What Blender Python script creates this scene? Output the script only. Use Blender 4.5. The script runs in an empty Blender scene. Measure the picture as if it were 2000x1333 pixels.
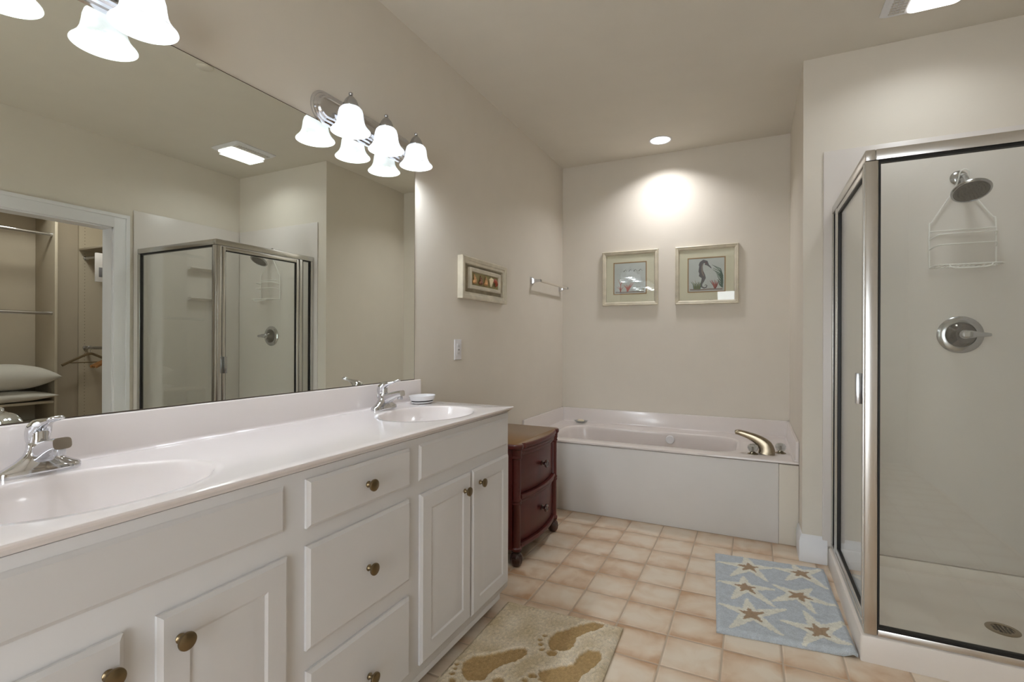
import bpy, bmesh, math, random
from mathutils import Vector, Matrix, noise
random.seed(7)
R = math.radians
PI = math.pi
S = bpy.context.scene
COL = S.collection

# ------------------------------------------------------------------ camera, world, exposure
cam = bpy.data.cameras.new('camera'); co = bpy.data.objects.new('camera', cam); COL.objects.link(co)
cam.sensor_width = 36; cam.lens = 971.65 / 2000 * 36; cam.clip_start = 0.02; cam.clip_end = 60
co.matrix_world = (Matrix.Translation((1.5078, 0, 1.1804)) @ Matrix.Rotation(R(25.7935), 4, 'Z')
                   @ Matrix.Rotation(R(90.003), 4, 'X') @ Matrix.Rotation(R(0.1944), 4, 'Z'))
S.camera = co
W = bpy.data.worlds.new('World'); S.world = W; W.use_nodes = True
W.node_tree.nodes['Background'].inputs[0].default_value = (0.89, 0.95, 1.0, 1)
W.node_tree.nodes['Background'].inputs[1].default_value = 5.6      # daylight of the room behind the camera
S.view_settings.view_transform = 'Standard'; S.view_settings.look = 'None'
S.view_settings.gamma = 1; S.view_settings.use_curve_mapping = False
S.view_settings.exposure = 0.41
S.cycles.use_denoising = True
S.cycles.max_bounces = 10; S.cycles.diffuse_bounces = 6; S.cycles.glossy_bounces = 6
S.cycles.transparent_max_bounces = 24
BULB = 3.9        # watts of each vanity bulb
SHADE_E = 0.82     # glow of each glass shade
VENT_W = 2.1
DOWN_W = 5
CLOSET_W = 7.5

def light(name, kind, loc, power, color=(1, 1, 1), rot=(0, 0, 0), **kw):
    l = bpy.data.lights.new(name, kind); l.energy = power; l.color = color
    for k, v in kw.items(): setattr(l, k, v)
    o = bpy.data.objects.new(name, l); o.location = loc; o.rotation_euler = rot; COL.objects.link(o)
    return o
# the lamps' own light
COOL = (0.88, 0.94, 1.0)
for cy, cz in ((0.529, 2.057), (1.675, 2.067)):
    for k in (-1, 0, 1):
        light('vanity_bulb', 'POINT', (0.10, cy + k * 0.2085, cz - 0.049), BULB, COOL, shadow_soft_size=0.03)
light('fan_lamp', 'AREA', (2.225, 2.67, 2.655), VENT_W, (0.91, 0.965, 1.0), shape='RECTANGLE', size=0.17, size_y=0.27, spread=R(150))
light('tub_downlight', 'AREA', (0.878, 3.86, 2.685), DOWN_W, (0.97, 0.97, 1.0), shape='DISK', size=0.14, spread=R(130))
light('closet_lamp', 'AREA', (3.30, 1.98, 2.66), CLOSET_W, (1.0, 0.97, 0.93), shape='DISK', size=0.3)

# ------------------------------------------------------------------ materials
def lin(c):
    c = c / 255
    return c / 12.92 if c <= 0.04045 else ((c + 0.055) / 1.055) ** 2.4
def rgb(t): return (lin(t[0]), lin(t[1]), lin(t[2]), 1)
MATS = {}
def mat(name, col, rough=0.5, metal=0.0, vary=0.04, vscale=6, bump=0.0, bscale=200, coat=0, emit=None, es=0, spec=None, stretch=None):
    m = bpy.data.materials.new(name); m.use_nodes = True
    nt = m.node_tree; b = nt.nodes['Principled BSDF']
    b.inputs['Roughness'].default_value = rough; b.inputs['Metallic'].default_value = metal
    b.inputs['Coat Weight'].default_value = coat; b.inputs['Coat Roughness'].default_value = 0.08
    if spec is not None: b.inputs['Specular IOR Level'].default_value = spec
    tc = nt.nodes.new('ShaderNodeTexCoord'); mp = nt.nodes.new('ShaderNodeMapping')
    nt.links.new(tc.outputs['Object'], mp.inputs[0])
    if stretch: mp.inputs['Scale'].default_value = stretch
    n = nt.nodes.new('ShaderNodeTexNoise'); n.inputs['Scale'].default_value = vscale; n.inputs['Detail'].default_value = 5
    nt.links.new(mp.outputs[0], n.inputs['Vector'])
    r = nt.nodes.new('ShaderNodeValToRGB'); c = rgb(col)
    r.color_ramp.elements[0].position = 0.3; r.color_ramp.elements[1].position = 0.7
    r.color_ramp.elements[0].color = tuple(x * (1 - vary) for x in c[:3]) + (1,)
    r.color_ramp.elements[1].color = tuple(min(1, x * (1 + vary)) for x in c[:3]) + (1,)
    nt.links.new(n.outputs[0], r.inputs[0]); nt.links.new(r.outputs[0], b.inputs['Base Color'])
    if bump:
        n2 = nt.nodes.new('ShaderNodeTexNoise'); n2.inputs['Scale'].default_value = bscale; n2.inputs['Detail'].default_value = 3
        nt.links.new(mp.outputs[0], n2.inputs['Vector'])
        bp = nt.nodes.new('ShaderNodeBump'); bp.inputs['Strength'].default_value = bump; bp.inputs['Distance'].default_value = 0.002
        nt.links.new(n2.outputs[0], bp.inputs['Height']); nt.links.new(bp.outputs[0], b.inputs['Normal'])
    if emit:
        b.inputs['Emission Color'].default_value = rgb(emit); b.inputs['Emission Strength'].default_value = es
    MATS[name] = m; return m
def glassmat(name, tint, ior=1.45, rough=0.0, extra=0.0):
    m = bpy.data.materials.new(name); m.use_nodes = True; nt = m.node_tree
    for n in list(nt.nodes): nt.nodes.remove(n)
    o = nt.nodes.new('ShaderNodeOutputMaterial'); mx = nt.nodes.new('ShaderNodeMixShader')
    t = nt.nodes.new('ShaderNodeBsdfTransparent'); t.inputs[0].default_value = rgb(tint)
    g = nt.nodes.new('ShaderNodeBsdfGlossy'); g.inputs['Roughness'].default_value = rough; g.inputs[0].default_value = (1, 1, 1, 1)
    f = nt.nodes.new('ShaderNodeFresnel'); f.inputs[0].default_value = ior
    a = nt.nodes.new('ShaderNodeMath'); a.operation = 'ADD'; a.inputs[1].default_value = extra; a.use_clamp = True
    # same reflectance from both sides of the pane
    ge = nt.nodes.new('ShaderNodeNewGeometry'); mr = nt.nodes.new('ShaderNodeMapRange')
    mr.inputs[3].default_value = ior; mr.inputs[4].default_value = 1 / ior
    nt.links.new(ge.outputs['Backfacing'], mr.inputs[0]); nt.links.new(mr.outputs[0], f.inputs[0])
    nt.links.new(f.outputs[0], a.inputs[0]); nt.links.new(a.outputs[0], mx.inputs[0])
    nt.links.new(t.outputs[0], mx.inputs[1]); nt.links.new(g.outputs[0], mx.inputs[2]); nt.links.new(mx.outputs[0], o.inputs[0])
    return m
WALL = mat('wall_paint', (214, 207, 195), 0.75, bump=0.05, bscale=350, vary=0.012)
CEIL = mat('ceiling_paint', (213, 207, 195), 0.85, bump=0.06, bscale=300, vary=0.012)
TRIM = mat('white_trim_paint', (222, 222, 224), 0.4, vary=0.01)
CAB = mat('cabinet_white_paint', (208, 206, 206), 0.45, vary=0.015, bump=0.03, bscale=120)
MARBLE = mat('cultured_marble', (226, 219, 217), 0.13, vary=0.012, vscale=3, coat=0.3)
TUBM = mat('tub_acrylic', (214, 206, 202), 0.2, vary=0.01, coat=0.2)
APRON = mat('tub_apron_paint', (212, 208, 204), 0.55, vary=0.015)
SURR = mat('shower_acrylic', (218, 210, 202), 0.3, vary=0.01)
SURRW = mat('shower_wall_acrylic', (214, 208, 203), 0.3, vary=0.01)
CHROME = mat('chrome', (215, 216, 220), 0.08, 1.0, vary=0.01)
ALU = mat('polished_aluminium', (208, 206, 203), 0.27, 1.0, vary=0.03, stretch=(1, 1, 0.05))
NICKEL = mat('brushed_nickel', (150, 138, 118), 0.25, 1.0, vary=0.04)
SATIN = mat('satin_chrome', (186, 187, 190), 0.2, 1.0, vary=0.03)
BRONZE = mat('antique_brass', (128, 112, 86), 0.3, 1.0, vary=0.08, vscale=40)
BLACK = mat('black_rubber', (8, 8, 8), 0.5, vary=0.05)
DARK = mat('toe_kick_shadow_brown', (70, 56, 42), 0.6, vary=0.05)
WOOD = mat('mahogany', (80, 20, 14), 0.42, vary=0.22, vscale=9, coat=0.08, stretch=(2, 2, 0.35))
WOODSHEEN = mat('mahogany_painted_sheen', (110, 76, 34), 0.28, vary=0.10, vscale=8, coat=0.3, stretch=(3, 0.5, 1))  # golden-brown tone paints the wall's reflection onto the same mahogany
WOODK = mat('dark_mahogany', (52, 20, 14), 0.25, vary=0.15, vscale=20, coat=0.5)
PORC = mat('white_porcelain', (228, 228, 230), 0.2, vary=0.01)
PLAST = mat('white_plastic', (222, 220, 222), 0.35, vary=0.01)
PLASTG = mat('grey_plastic', (120, 120, 126), 0.4, vary=0.02)
GLASS = glassmat('clear_glass', (240, 243, 238))
ENCL = glassmat('shower_glass', (251, 252, 250), 1.5, 0.0, 0.015)
CRYS = glassmat('crystal_acrylic', (222, 226, 226), 1.7, 0.03, 0.12)
PICG = glassmat('picture_glass', (250, 250, 250), 1.5)
WIRE = mat('white_coated_wire', (238, 237, 234), 0.4, vary=0.01)
FRAME = mat('cream_frame_wood', (198, 190, 170), 0.5, vary=0.14, vscale=14)
MATB = mat('mat_board', (228, 226, 202), 0.8, vary=0.02)
GILT = mat('tan_bevel', (168, 138, 96), 0.5, vary=0.06)
SHELLB = mat('weathered_backing', (158, 148, 126), 0.8, vary=0.25, vscale=22)
MIRROR = bpy.data.materials.new('mirror_silver'); MIRROR.use_nodes = True
_b = MIRROR.node_tree.nodes['Principled BSDF']; _b.inputs['Metallic'].default_value = 1; _b.inputs['Roughness'].default_value = 0.0
_b.inputs['Base Color'].default_value = rgb((238, 241, 234)); _b.inputs['Specular Tint'].default_value = (0.8, 0.8, 0.8, 1)
CLOS = mat('closet_melamine', (192, 183, 166), 0.5, vary=0.02)
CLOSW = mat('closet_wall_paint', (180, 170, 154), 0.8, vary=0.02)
HANG = mat('hanger_wood', (158, 112, 68), 0.4, vary=0.15, vscale=20)
HANGD = mat('hanger_grey_wood', (120, 104, 78), 0.5, vary=0.08)
LINEN = mat('pillow_linen', (206, 204, 198), 0.9, vary=0.03, bump=0.2, bscale=400)
SOAP = mat('cream_soap', (222, 210, 184), 0.5, vary=0.02)

def shade_material():
    m = bpy.data.materials.new('alabaster_glass'); m.use_nodes = True; nt = m.node_tree; b = nt.nodes['Principled BSDF']
    b.inputs['Base Color'].default_value = (0.9, 0.92, 0.95, 1); b.inputs['Roughness'].default_value = 0.25
    tc = nt.nodes.new('ShaderNodeTexCoord'); n = nt.nodes.new('ShaderNodeTexNoise')
    n.inputs['Scale'].default_value = 9; n.inputs['Detail'].default_value = 6; n.inputs['Distortion'].default_value = 1.5
    nt.links.new(tc.outputs['Object'], n.inputs['Vector'])
    r = nt.nodes.new('ShaderNodeMapRange'); r.inputs[1].default_value = 0.35; r.inputs[2].default_value = 0.65
    r.inputs[3].default_value = 0.50 * SHADE_E; r.inputs[4].default_value = SHADE_E
    nt.links.new(n.outputs[0], r.inputs[0]); nt.links.new(r.outputs[0], b.inputs['Emission Strength'])
    b.inputs['Emission Color'].default_value = (0.86, 0.92, 1.0, 1)
    tr = nt.nodes.new('ShaderNodeBsdfTranslucent'); ad = nt.nodes.new('ShaderNodeAddShader')
    cm = nt.nodes.new('ShaderNodeMapRange'); cm.inputs[1].default_value = 0.3; cm.inputs[2].default_value = 0.7; cm.inputs[3].default_value = 0.003; cm.inputs[4].default_value = 0.009
    nt.links.new(n.outputs[0], cm.inputs[0]); nt.links.new(cm.outputs[0], tr.inputs[0])
    out = nt.nodes['Material Output']; nt.links.new(b.outputs[0], ad.inputs[0]); nt.links.new(tr.outputs[0], ad.inputs[1]); nt.links.new(ad.outputs[0], out.inputs[0])
    return m
SHADE = shade_material()
LAMP = mat('glowing_bulb', (255, 255, 255), 0.3, emit=(245, 249, 255), es=9)
LENS = mat('glowing_lens', (255, 255, 255), 0.3, emit=(255, 253, 250), es=2.6)
LENSV = mat('fan_light_lens', (255, 255, 255), 0.3, emit=(255, 253, 250), es=1.8)

def tile_material():
    m = bpy.data.materials.new('ceramic_floor_tile'); m.use_nodes = True; nt = m.node_tree; b = nt.nodes['Principled BSDF']
    L = nt.links.new
    def N(t, **k):
        n = nt.nodes.new(t)
        for a, v in k.items(): setattr(n, a, v)
        return n
    def M(op, a, bb=None, c=None):
        n = N('ShaderNodeMath', operation=op)
        for i, v in enumerate((a, bb, c)):
            if v is None: continue
            if isinstance(v, (int, float)): n.inputs[i].default_value = v
            else: L(v, n.inputs[i])
        return n.outputs[0]
    tc = N('ShaderNodeTexCoord'); sx = N('ShaderNodeSeparateXYZ'); L(tc.outputs['Object'], sx.inputs[0])
    P = 0.2035
    u = M('MULTIPLY', M('SUBTRACT', sx.outputs[0], 0.5945 - 20 * P), 1 / P)
    v = M('MULTIPLY', M('SUBTRACT', sx.outputs[1], 2.276 - 30 * P), 1 / P)
    fu = M('FRACT', u); fv = M('FRACT', v)
    eu = M('MINIMUM', fu, M('SUBTRACT', 1, fu)); ev = M('MINIMUM', fv, M('SUBTRACT', 1, fv))
    e = M('MINIMUM', eu, ev)
    g = N('ShaderNodeMapRange'); g.inputs[1].default_value = 0.012; g.inputs[2].default_value = 0.022; L(e, g.inputs[0])
    cx = N('ShaderNodeCombineXYZ'); L(M('FLOOR', u), cx.inputs[0]); L(M('FLOOR', v), cx.inputs[1])
    wn = N('ShaderNodeTexWhiteNoise', noise_dimensions='3D'); L(cx.outputs[0], wn.inputs['Vector'])
    # cloudy glaze: paler in the middle, tan towards one side and near the edges of each tile
    off = N('ShaderNodeVectorMath', operation='MULTIPLY_ADD'); L(wn.outputs['Color'], off.inputs[0]); off.inputs[1].default_value = (9, 9, 9); L(tc.outputs['Object'], off.inputs[2])
    n1 = N('ShaderNodeTexNoise'); n1.inputs['Scale'].default_value = 8; n1.inputs['Detail'].default_value = 4; n1.inputs['Distortion'].default_value = 0.6; L(off.outputs[0], n1.inputs['Vector'])
    ef = N('ShaderNodeMapRange'); ef.inputs[1].default_value = 0.0; ef.inputs[2].default_value = 0.30; ef.inputs[3].default_value = 0.38; ef.inputs[4].default_value = 0.0; L(ev, ef.inputs[0])
    ef2 = N('ShaderNodeMapRange'); ef2.inputs[1].default_value = 0.0; ef2.inputs[2].default_value = 0.22; ef2.inputs[3].default_value = 0.16; ef2.inputs[4].default_value = 0.0; L(eu, ef2.inputs[0])
    t = M('ADD', M('ADD', M('MULTIPLY', M('SUBTRACT', n1.outputs[0], 0.5), 1.15), M('ADD', ef.outputs[0], ef2.outputs[0])), M('MULTIPLY', wn.outputs['Value'], 0.22))
    r = N('ShaderNodeValToRGB'); L(t, r.inputs[0])
    r.color_ramp.elements[0].position = 0.0; r.color_ramp.elements[0].color = rgb((222, 208, 189))
    r.color_ramp.elements[1].position = 0.62; r.color_ramp.elements[1].color = rgb((187, 151, 117))
    k = r.color_ramp.elements.new(0.3); k.color = rgb((212, 190, 165))
    mx = N('ShaderNodeMix', data_type='RGBA'); L(g.outputs[0], mx.inputs[0]); mx.inputs[6].default_value = rgb((184, 166, 146)); L(r.outputs[0], mx.inputs[7])
    L(mx.outputs[2], b.inputs['Base Color'])
    rr = N('ShaderNodeMapRange'); rr.inputs[3].default_value = 0.85; rr.inputs[4].default_value = 0.33; L(g.outputs[0], rr.inputs[0]); L(rr.outputs[0], b.inputs['Roughness'])
    g2 = N('ShaderNodeMapRange'); g2.inputs[1].default_value = 0.008; g2.inputs[2].default_value = 0.04; L(e, g2.inputs[0])
    bp = N('ShaderNodeBump'); bp.inputs['Strength'].default_value = 0.6; bp.inputs['Distance'].default_value = 0.003; L(g2.outputs[0], bp.inputs['Height']); L(bp.outputs[0], b.inputs['Normal'])
    return m
TILE = tile_material()

def pile_material(name, rough=1.0, bump=0.8, scale=260):
    m = bpy.data.materials.new(name); m.use_nodes = True; nt = m.node_tree; b = nt.nodes['Principled BSDF']; L = nt.links.new
    at = nt.nodes.new('ShaderNodeAttribute'); at.attribute_name = 'dye'
    tc = nt.nodes.new('ShaderNodeTexCoord'); n = nt.nodes.new('ShaderNodeTexNoise'); n.inputs['Scale'].default_value = scale; n.inputs['Detail'].default_value = 4
    L(tc.outputs['Object'], n.inputs['Vector'])
    r = nt.nodes.new('ShaderNodeMapRange'); r.inputs[1].default_value = 0.3; r.inputs[2].default_value = 0.7; r.inputs[3].default_value = 0.80; r.inputs[4].default_value = 1.12
    L(n.outputs[0], r.inputs[0])
    mx = nt.nodes.new('ShaderNodeMix'); mx.data_type = 'RGBA'; mx.blend_type = 'MULTIPLY'; mx.inputs[0].default_value = 1
    L(at.outputs['Color'], mx.inputs[6]); L(r.outputs[0], mx.inputs[7]); L(mx.outputs[2], b.inputs['Base Color'])
    bp = nt.nodes.new('ShaderNodeBump'); bp.inputs['Strength'].default_value = bump; bp.inputs['Distance'].default_value = 0.004
    L(n.outputs[0], bp.inputs['Height']); L(bp.outputs[0], b.inputs['Normal'])
    b.inputs['Roughness'].default_value = rough; b.inputs['Specular IOR Level'].default_value = 0.1
    return m

# ------------------------------------------------------------------ mesh helpers
class MB:
    def __init__(s): s.bm = bmesh.new(); s.mi = 0; s.mats = []
    def mark(s, n0):
        s.bm.faces.ensure_lookup_table()
        for f in s.bm.faces[n0:]: f.material_index = s.mi
    def use(s, i): s.mi = i; return s
    def box(s, x0, x1, y0, y1, z0, z1, bev=0, seg=2):
        n0 = len(s.bm.faces)
        v = [s.bm.verts.new((x, y, z)) for x in (x0, x1) for y in (y0, y1) for z in (z0, z1)]
        fs = [s.bm.faces.new([v[i] for i in q]) for q in ((0, 1, 3, 2), (4, 6, 7, 5), (0, 4, 5, 1), (2, 3, 7, 6), (0, 2, 6, 4), (1, 5, 7, 3))]
        if bev:
            es = list({e for f in fs for e in f.edges})
            bmesh.ops.bevel(s.bm, geom=es, offset=bev, segments=seg, affect='EDGES', profile=0.5)
        s.mark(n0); return s
    def loft(s, rings, cap0=True, cap1=True, closed=True, wrap=False):
        n0 = len(s.bm.faces)
        V = [[s.bm.verts.new(p) for p in r] for r in rings]
        pairs = list(zip(V, V[1:])) + ([(V[-1], V[0])] if wrap else [])
        for a, b in pairs:
            n = len(a)
            for i in range(n if closed else n - 1):
                j = (i + 1) % n
                try: s.bm.faces.new((a[i], a[j], b[j], b[i]))
                except ValueError: pass
        if closed and not wrap:
            if cap0: s.bm.faces.new(list(reversed(V[0])))
            if cap1: s.bm.faces.new(V[-1])
        s.mark(n0); return s
    def lathe(s, prof, c=(0, 0, 0), n=32, axis='Z', sx=1, sy=1, M=None, cap0=True, cap1=True):
        if M is None:
            M = {'Z': Matrix.Identity(3), 'X': Matrix(((0, 0, 1), (1, 0, 0), (0, 1, 0))), 'Y': Matrix(((1, 0, 0), (0, 0, 1), (0, -1, 0))),
                 '-Y': Matrix(((1, 0, 0), (0, 0, -1), (0, 1, 0)))}[axis]
        c = Vector(c)
        rings = [[c + M @ Vector((max(r, 1e-4) * sx * math.cos(2 * PI * i / n), max(r, 1e-4) * sy * math.sin(2 * PI * i / n), z)) for i in range(n)] for r, z in prof]
        return s.loft(rings, cap0, cap1)
    def tube(s, pts, r, n=10, closed=False, smooth=0, sec=None):
        """sweep a circle (or an (w,h) rounded section per point through sec) along pts"""
        pts = [Vector(p) for p in pts]
        rr = r if isinstance(r, (list, tuple)) else [r] * len(pts)
        if smooth:
            P, Q = [], []
            m = len(pts); rng = m if closed else m - 1
            for i in range(rng):
                p0 = pts[(i - 1) % m] if closed or i > 0 else pts[0]; p1 = pts[i]; p2 = pts[(i + 1) % m]
                p3 = pts[(i + 2) % m] if closed or i + 2 < m else pts[-1]
                for k in range(smooth):
                    t = k / smooth
                    P.append(0.5 * (2 * p1 + (p2 - p0) * t + (2 * p0 - 5 * p1 + 4 * p2 - p3) * t * t + (3 * p1 - p0 - 3 * p2 + p3) * t ** 3))
                    Q.append((i, t))
            if not closed: P.append(pts[-1]); Q.append((m - 2, 1.0))
            def ip(a, i, t):
                b0 = a[i]; b1 = a[(i + 1) % m]
                return tuple(x + (y - x) * t for x, y in zip(b0, b1)) if isinstance(b0, tuple) else b0 + (b1 - b0) * t
            if sec: sec = [ip(sec, i, t) for i, t in Q]
            rr = [ip(rr, i, t) for i, t in Q]; pts = P
        m = len(pts); rings = []; up = None
        for i, p in enumerate(pts):
            a = pts[(i - 1) % m] if closed or i > 0 else pts[0]; b = pts[(i + 1) % m] if closed or i < m - 1 else pts[-1]
            d = (b - a).normalized()
            if up is None: up = Vector((0, 1, 0)) if abs(d.y) < 0.8 else Vector((1, 0, 0))
            sd = d.cross(up); sd.normalize(); u2 = sd.cross(d).normalized(); up = u2
            ring = []
            for k in range(n):
                a_ = 2 * PI * k / n; c_, s_ = math.cos(a_), math.sin(a_)
                if sec:
                    w, h = sec[i]; q = 0.55
                    ring.append(p + u2 * (w / 2 * math.copysign(abs(c_) ** q, c_)) + sd * (h / 2 * math.copysign(abs(s_) ** q, s_)))
                else: ring.append(p + (sd * c_ + u2 * s_) * rr[i])
            rings.append(ring)
        return s.loft(rings, wrap=closed)
    def panel(s, o, u, v, n, w, h, prof):
        """rectangular moulding: prof = (inset, height) from the back edge to the middle; o is the lower corner on the back plane"""
        o, u, v, n = Vector(o), Vector(u), Vector(v), Vector(n)
        rings = []
        for ins, ht in prof:
            rings.append([o + u * ins + v * ins + n * ht, o + u * (w - ins) + v * ins + n * ht, o + u * (w - ins) + v * (h - ins) + n * ht, o + u * ins + v * (h - ins) + n * ht])
        return s.loft(rings)
    def grid(s, f, nu, nv, cu=False):
        n0 = len(s.bm.faces)
        V = [[s.bm.verts.new(f(i, j)) for j in range(nv + 1)] for i in range(nu + 1)]
        for i in range(nu):
            for j in range(nv): s.bm.faces.new((V[i][j], V[i + 1][j], V[i + 1][j + 1], V[i][j + 1]))
        s.mark(n0); return s
    def poly(s, pts):
        n0 = len(s.bm.faces); s.bm.faces.new([s.bm.verts.new(p) for p in pts]); s.mark(n0); return s
    def sphere(s, c, r, n=16, sc=(1, 1, 1)):
        c = Vector(c); k = n // 2
        rings = [[c + Vector((sc[0] * r * math.sin(PI * j / k) * math.cos(2 * PI * i / n), sc[1] * r * math.sin(PI * j / k) * math.sin(2 * PI * i / n), -sc[2] * r * math.cos(PI * j / k))) for i in range(n)] for j in range(1, k)]
        return s.loft(rings)
    def plate(s, outer, holes, z, up=True):
        n0 = len(s.bm.faces); es = []
        for lp in [outer] + holes:
            vs = [s.bm.verts.new((p[0], p[1], z)) for p in lp]
            for a, b in zip(vs, vs[1:] + vs[:1]): es.append(s.bm.edges.new((a, b)))
        bmesh.ops.triangle_fill(s.bm, use_beauty=True, use_dissolve=False, edges=es, normal=(0, 0, 1))
        s.mark(n0); return s
    def xf(s, M):
        bmesh.ops.transform(s.bm, matrix=M, verts=s.bm.verts); return s

def link(name, mb, mats, parent=None, angle=38, recalc=True):
    if parent is not None:
        root = parent
        while root.parent: root = root.parent
        off = Vector(root.location)
        bmesh.ops.translate(mb.bm, verts=mb.bm.verts, vec=-off)
    bmesh.ops.remove_doubles(mb.bm, verts=mb.bm.verts, dist=1e-6)
    if recalc: bmesh.ops.recalc_face_normals(mb.bm, faces=mb.bm.faces)
    me = bpy.data.meshes.new(name); mb.bm.to_mesh(me); mb.bm.free()
    for m in (mats if isinstance(mats, list) else [mats]): me.materials.append(m)
    me.polygons.foreach_set('use_smooth', [True] * len(me.polygons))
    me.set_sharp_from_angle(angle=R(angle))
    o = bpy.data.objects.new(name, me); COL.objects.link(o)
    if parent is not None: o.parent = parent
    return o
def tag(o, label, cat, group=None):
    o['label'] = label; o['category'] = cat
    if group: o['group'] = group
    return o
def thing(name, label, cat, loc=(0, 0, 0), group=None):
    o = bpy.data.objects.new(name, None); o.empty_display_size = 0.05; COL.objects.link(o); o.location = loc
    return tag(o, label, cat, group)
def struct(name, mb, m):
    o = link(name, mb, m); o['kind'] = 'structure'; return o
def copy_tree(o, parent=None):
    c = o.copy(); COL.objects.link(c)
    if parent is not None: c.parent = parent
    for ch in list(o.children): copy_tree(ch, c)
    return c
def rrect(x0, x1, y0, y1, r, n=6, z=0.0):
    out = []
    for cx, cy, a0 in ((x1 - r, y0 + r, -90), (x1 - r, y1 - r, 0), (x0 + r, y1 - r, 90), (x0 + r, y0 + r, 180)):
        for k in range(n + 1):
            a = R(a0 + 90 * k / n); out.append(Vector((cx + r * math.cos(a), cy + r * math.sin(a), z)))
    return out
def ell(cx, cy, rx, ry, n=64, z=0.0):
    return [Vector((cx + rx * math.cos(2 * PI * i / n), cy + ry * math.sin(2 * PI * i / n), z)) for i in range(n)]

# ------------------------------------------------------------------ room constants
YB, X1, Y2, YT, ZS, ZD = 4.14, 1.752, 3.104, 3.292, 0.604, 0.488
XC, YV, ZK, XS, Y3, ZH, XR, H = 0.537, 2.034, 0.884, 1.883, 2.23, 1.892, 2.858, 2.70
YF = -1.5
struct('floor', MB().box(-0.15, 4.3, YF - 0.1, YB + 0.15, -0.06, 0.0), TILE)
struct('ceiling', MB().box(-0.15, 4.3, YF - 0.1, YB + 0.15, H, H + 0.08), CEIL)
struct('wall_left', MB().box(-0.12, 0, YF, YB, 0, H), WALL)
struct('wall_back', MB().box(-0.12, X1 + 0.12, YB, YB + 0.12, 0, H), WALL)
struct('wall_alcove', MB().box(X1, X1 + 0.12, Y2 + 0.12, YB, 0, H), WALL)
struct('wall_shower', MB().box(X1, XR + 0.12, Y2, Y2 + 0.12, 0, H), WALL)
OY0, OY1, OZ = 1.10, 2.075, 2.035      # closet opening
w = MB(); w.box(XR, XR + 0.12, OY1, Y2, 0, H); w.box(XR, XR + 0.12, YF, OY0, 0, H); w.box(XR, XR + 0.12, OY0, OY1, OZ, H)
struct('wall_right', w, WALL)
w = MB(); w.box(-0.12, 0.93, YF - 0.12, YF, 0, H); w.box(1.78, XR + 0.12, YF - 0.12, YF, 0, H); w.box(0.93, 1.78, YF - 0.12, YF, 2.10, H)
struct('wall_front', w, WALL)
# closet shell
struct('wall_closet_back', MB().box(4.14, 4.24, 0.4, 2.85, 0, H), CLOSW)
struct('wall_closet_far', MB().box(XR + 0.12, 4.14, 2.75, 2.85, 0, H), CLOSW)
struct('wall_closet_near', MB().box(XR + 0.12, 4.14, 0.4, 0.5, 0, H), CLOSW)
# casing of the closet opening
w = MB()
def casing(mb, y0, y1, z0, z1):
    mb.box(XR - 0.018, XR, y0, y1, z0, z1, 0.004)
casing(w, OY1 - 0.004, OY1 + 0.10, 0, OZ + 0.10); casing(w, OY0 - 0.10, OY0 + 0.004, 0, OZ + 0.10); w.box(XR - 0.018, XR, OY0, OY1, OZ - 0.004, OZ + 0.10, 0.004)
w.box(XR - 0.024, XR - 0.018, OY1 + 0.075, OY1 + 0.10, 0, OZ + 0.0748); w.box(XR - 0.024, XR - 0.018, OY0 - 0.10, OY1 + 0.10, OZ + 0.075, OZ + 0.10)
w.box(XR - 0.002, XR + 0.122, OY1 - 0.014, OY1, 0, OZ); w.box(XR - 0.002, XR + 0.122, OY0, OY0 + 0.014, 0, OZ); w.box(XR - 0.002, XR + 0.122, OY0, OY1, OZ - 0.014, OZ)
struct('trim_1', w, TRIM)
# baseboards
def baseprof(t=0.014, h=0.145): return [(0, 0), (t, 0), (t, h - 0.035), (t - 0.003, h - 0.03), (t - 0.003, h - 0.018), (t - 0.008, h - 0.008), (0.003, h), (0, h)]
w = MB()
pts = [(X1, YT - 0.002), (X1, Y2), (1.868, Y2)]
rings = []
for i, (x, y) in enumerate(pts):
    ring = []
    for d, z in baseprof():
        nx = {0: (-1, 0), 1: (-1, -1), 2: (0, -1)}[i]
        ring.append(Vector((x + nx[0] * d, y + nx[1] * d, z)))
    rings.append(ring)
w.loft(rings); struct('baseboard_alcove', w, TRIM)
w = MB(); w.loft([[Vector((d, y, z)) for d, z in baseprof()] for y in (YV + 0.004, YT - 0.004)]); struct('baseboard_left', w, TRIM)
# strip of painted wall beside the tub panel
struct('trim_2', MB().box(1.6492, X1 - 0.001, YT + 0.0065, YT + 0.06, 0.001, ZD - 0.022, 0.002), WALL)

# ------------------------------------------------------------------ vanity
vx = 0.517; VL = 0.162
van = thing('vanity_cabinet', 'long white painted vanity cabinet with raised panel doors and drawers under the mirror', 'cabinet', (0.26, 1.1, 0))
w = MB(); w.box(vx - .02, vx, VL, 2.012, 0.075, ZK - 0.0243, 0.0015); w.box(0.003, vx - .0202, VL, VL + .016, 0.075, ZK - .024); w.box(0.003, vx - .0202, 1.996, 2.012, 0.075, ZK - .024); w.box(0.003, vx - .0202, VL + .0162, 1.9958, 0.075, 0.091); w.box(0.003, .009, VL + .0162, 1.9958, 0.092, ZK - .024); w.box(0.003, vx, VL, 1.936, 0.053, 0.0749)
link('carcass', w, CAB, van)
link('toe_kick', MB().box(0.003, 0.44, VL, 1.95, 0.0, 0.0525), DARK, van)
def door_prof(t=0.013): return [(0, 0), (0, t - 0.006), (0.003, t - 0.0045), (0.0085, t), (0.056, t), (0.0625, t - 0.0038), (0.066, t - 0.0038), (0.090, t - 0.0008), (0.097, t - 0.0008)]
def slab_prof(t=0.013): return [(0, 0), (0, t - 0.006), (0.003, t - 0.0045), (0.0085, t)]
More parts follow.
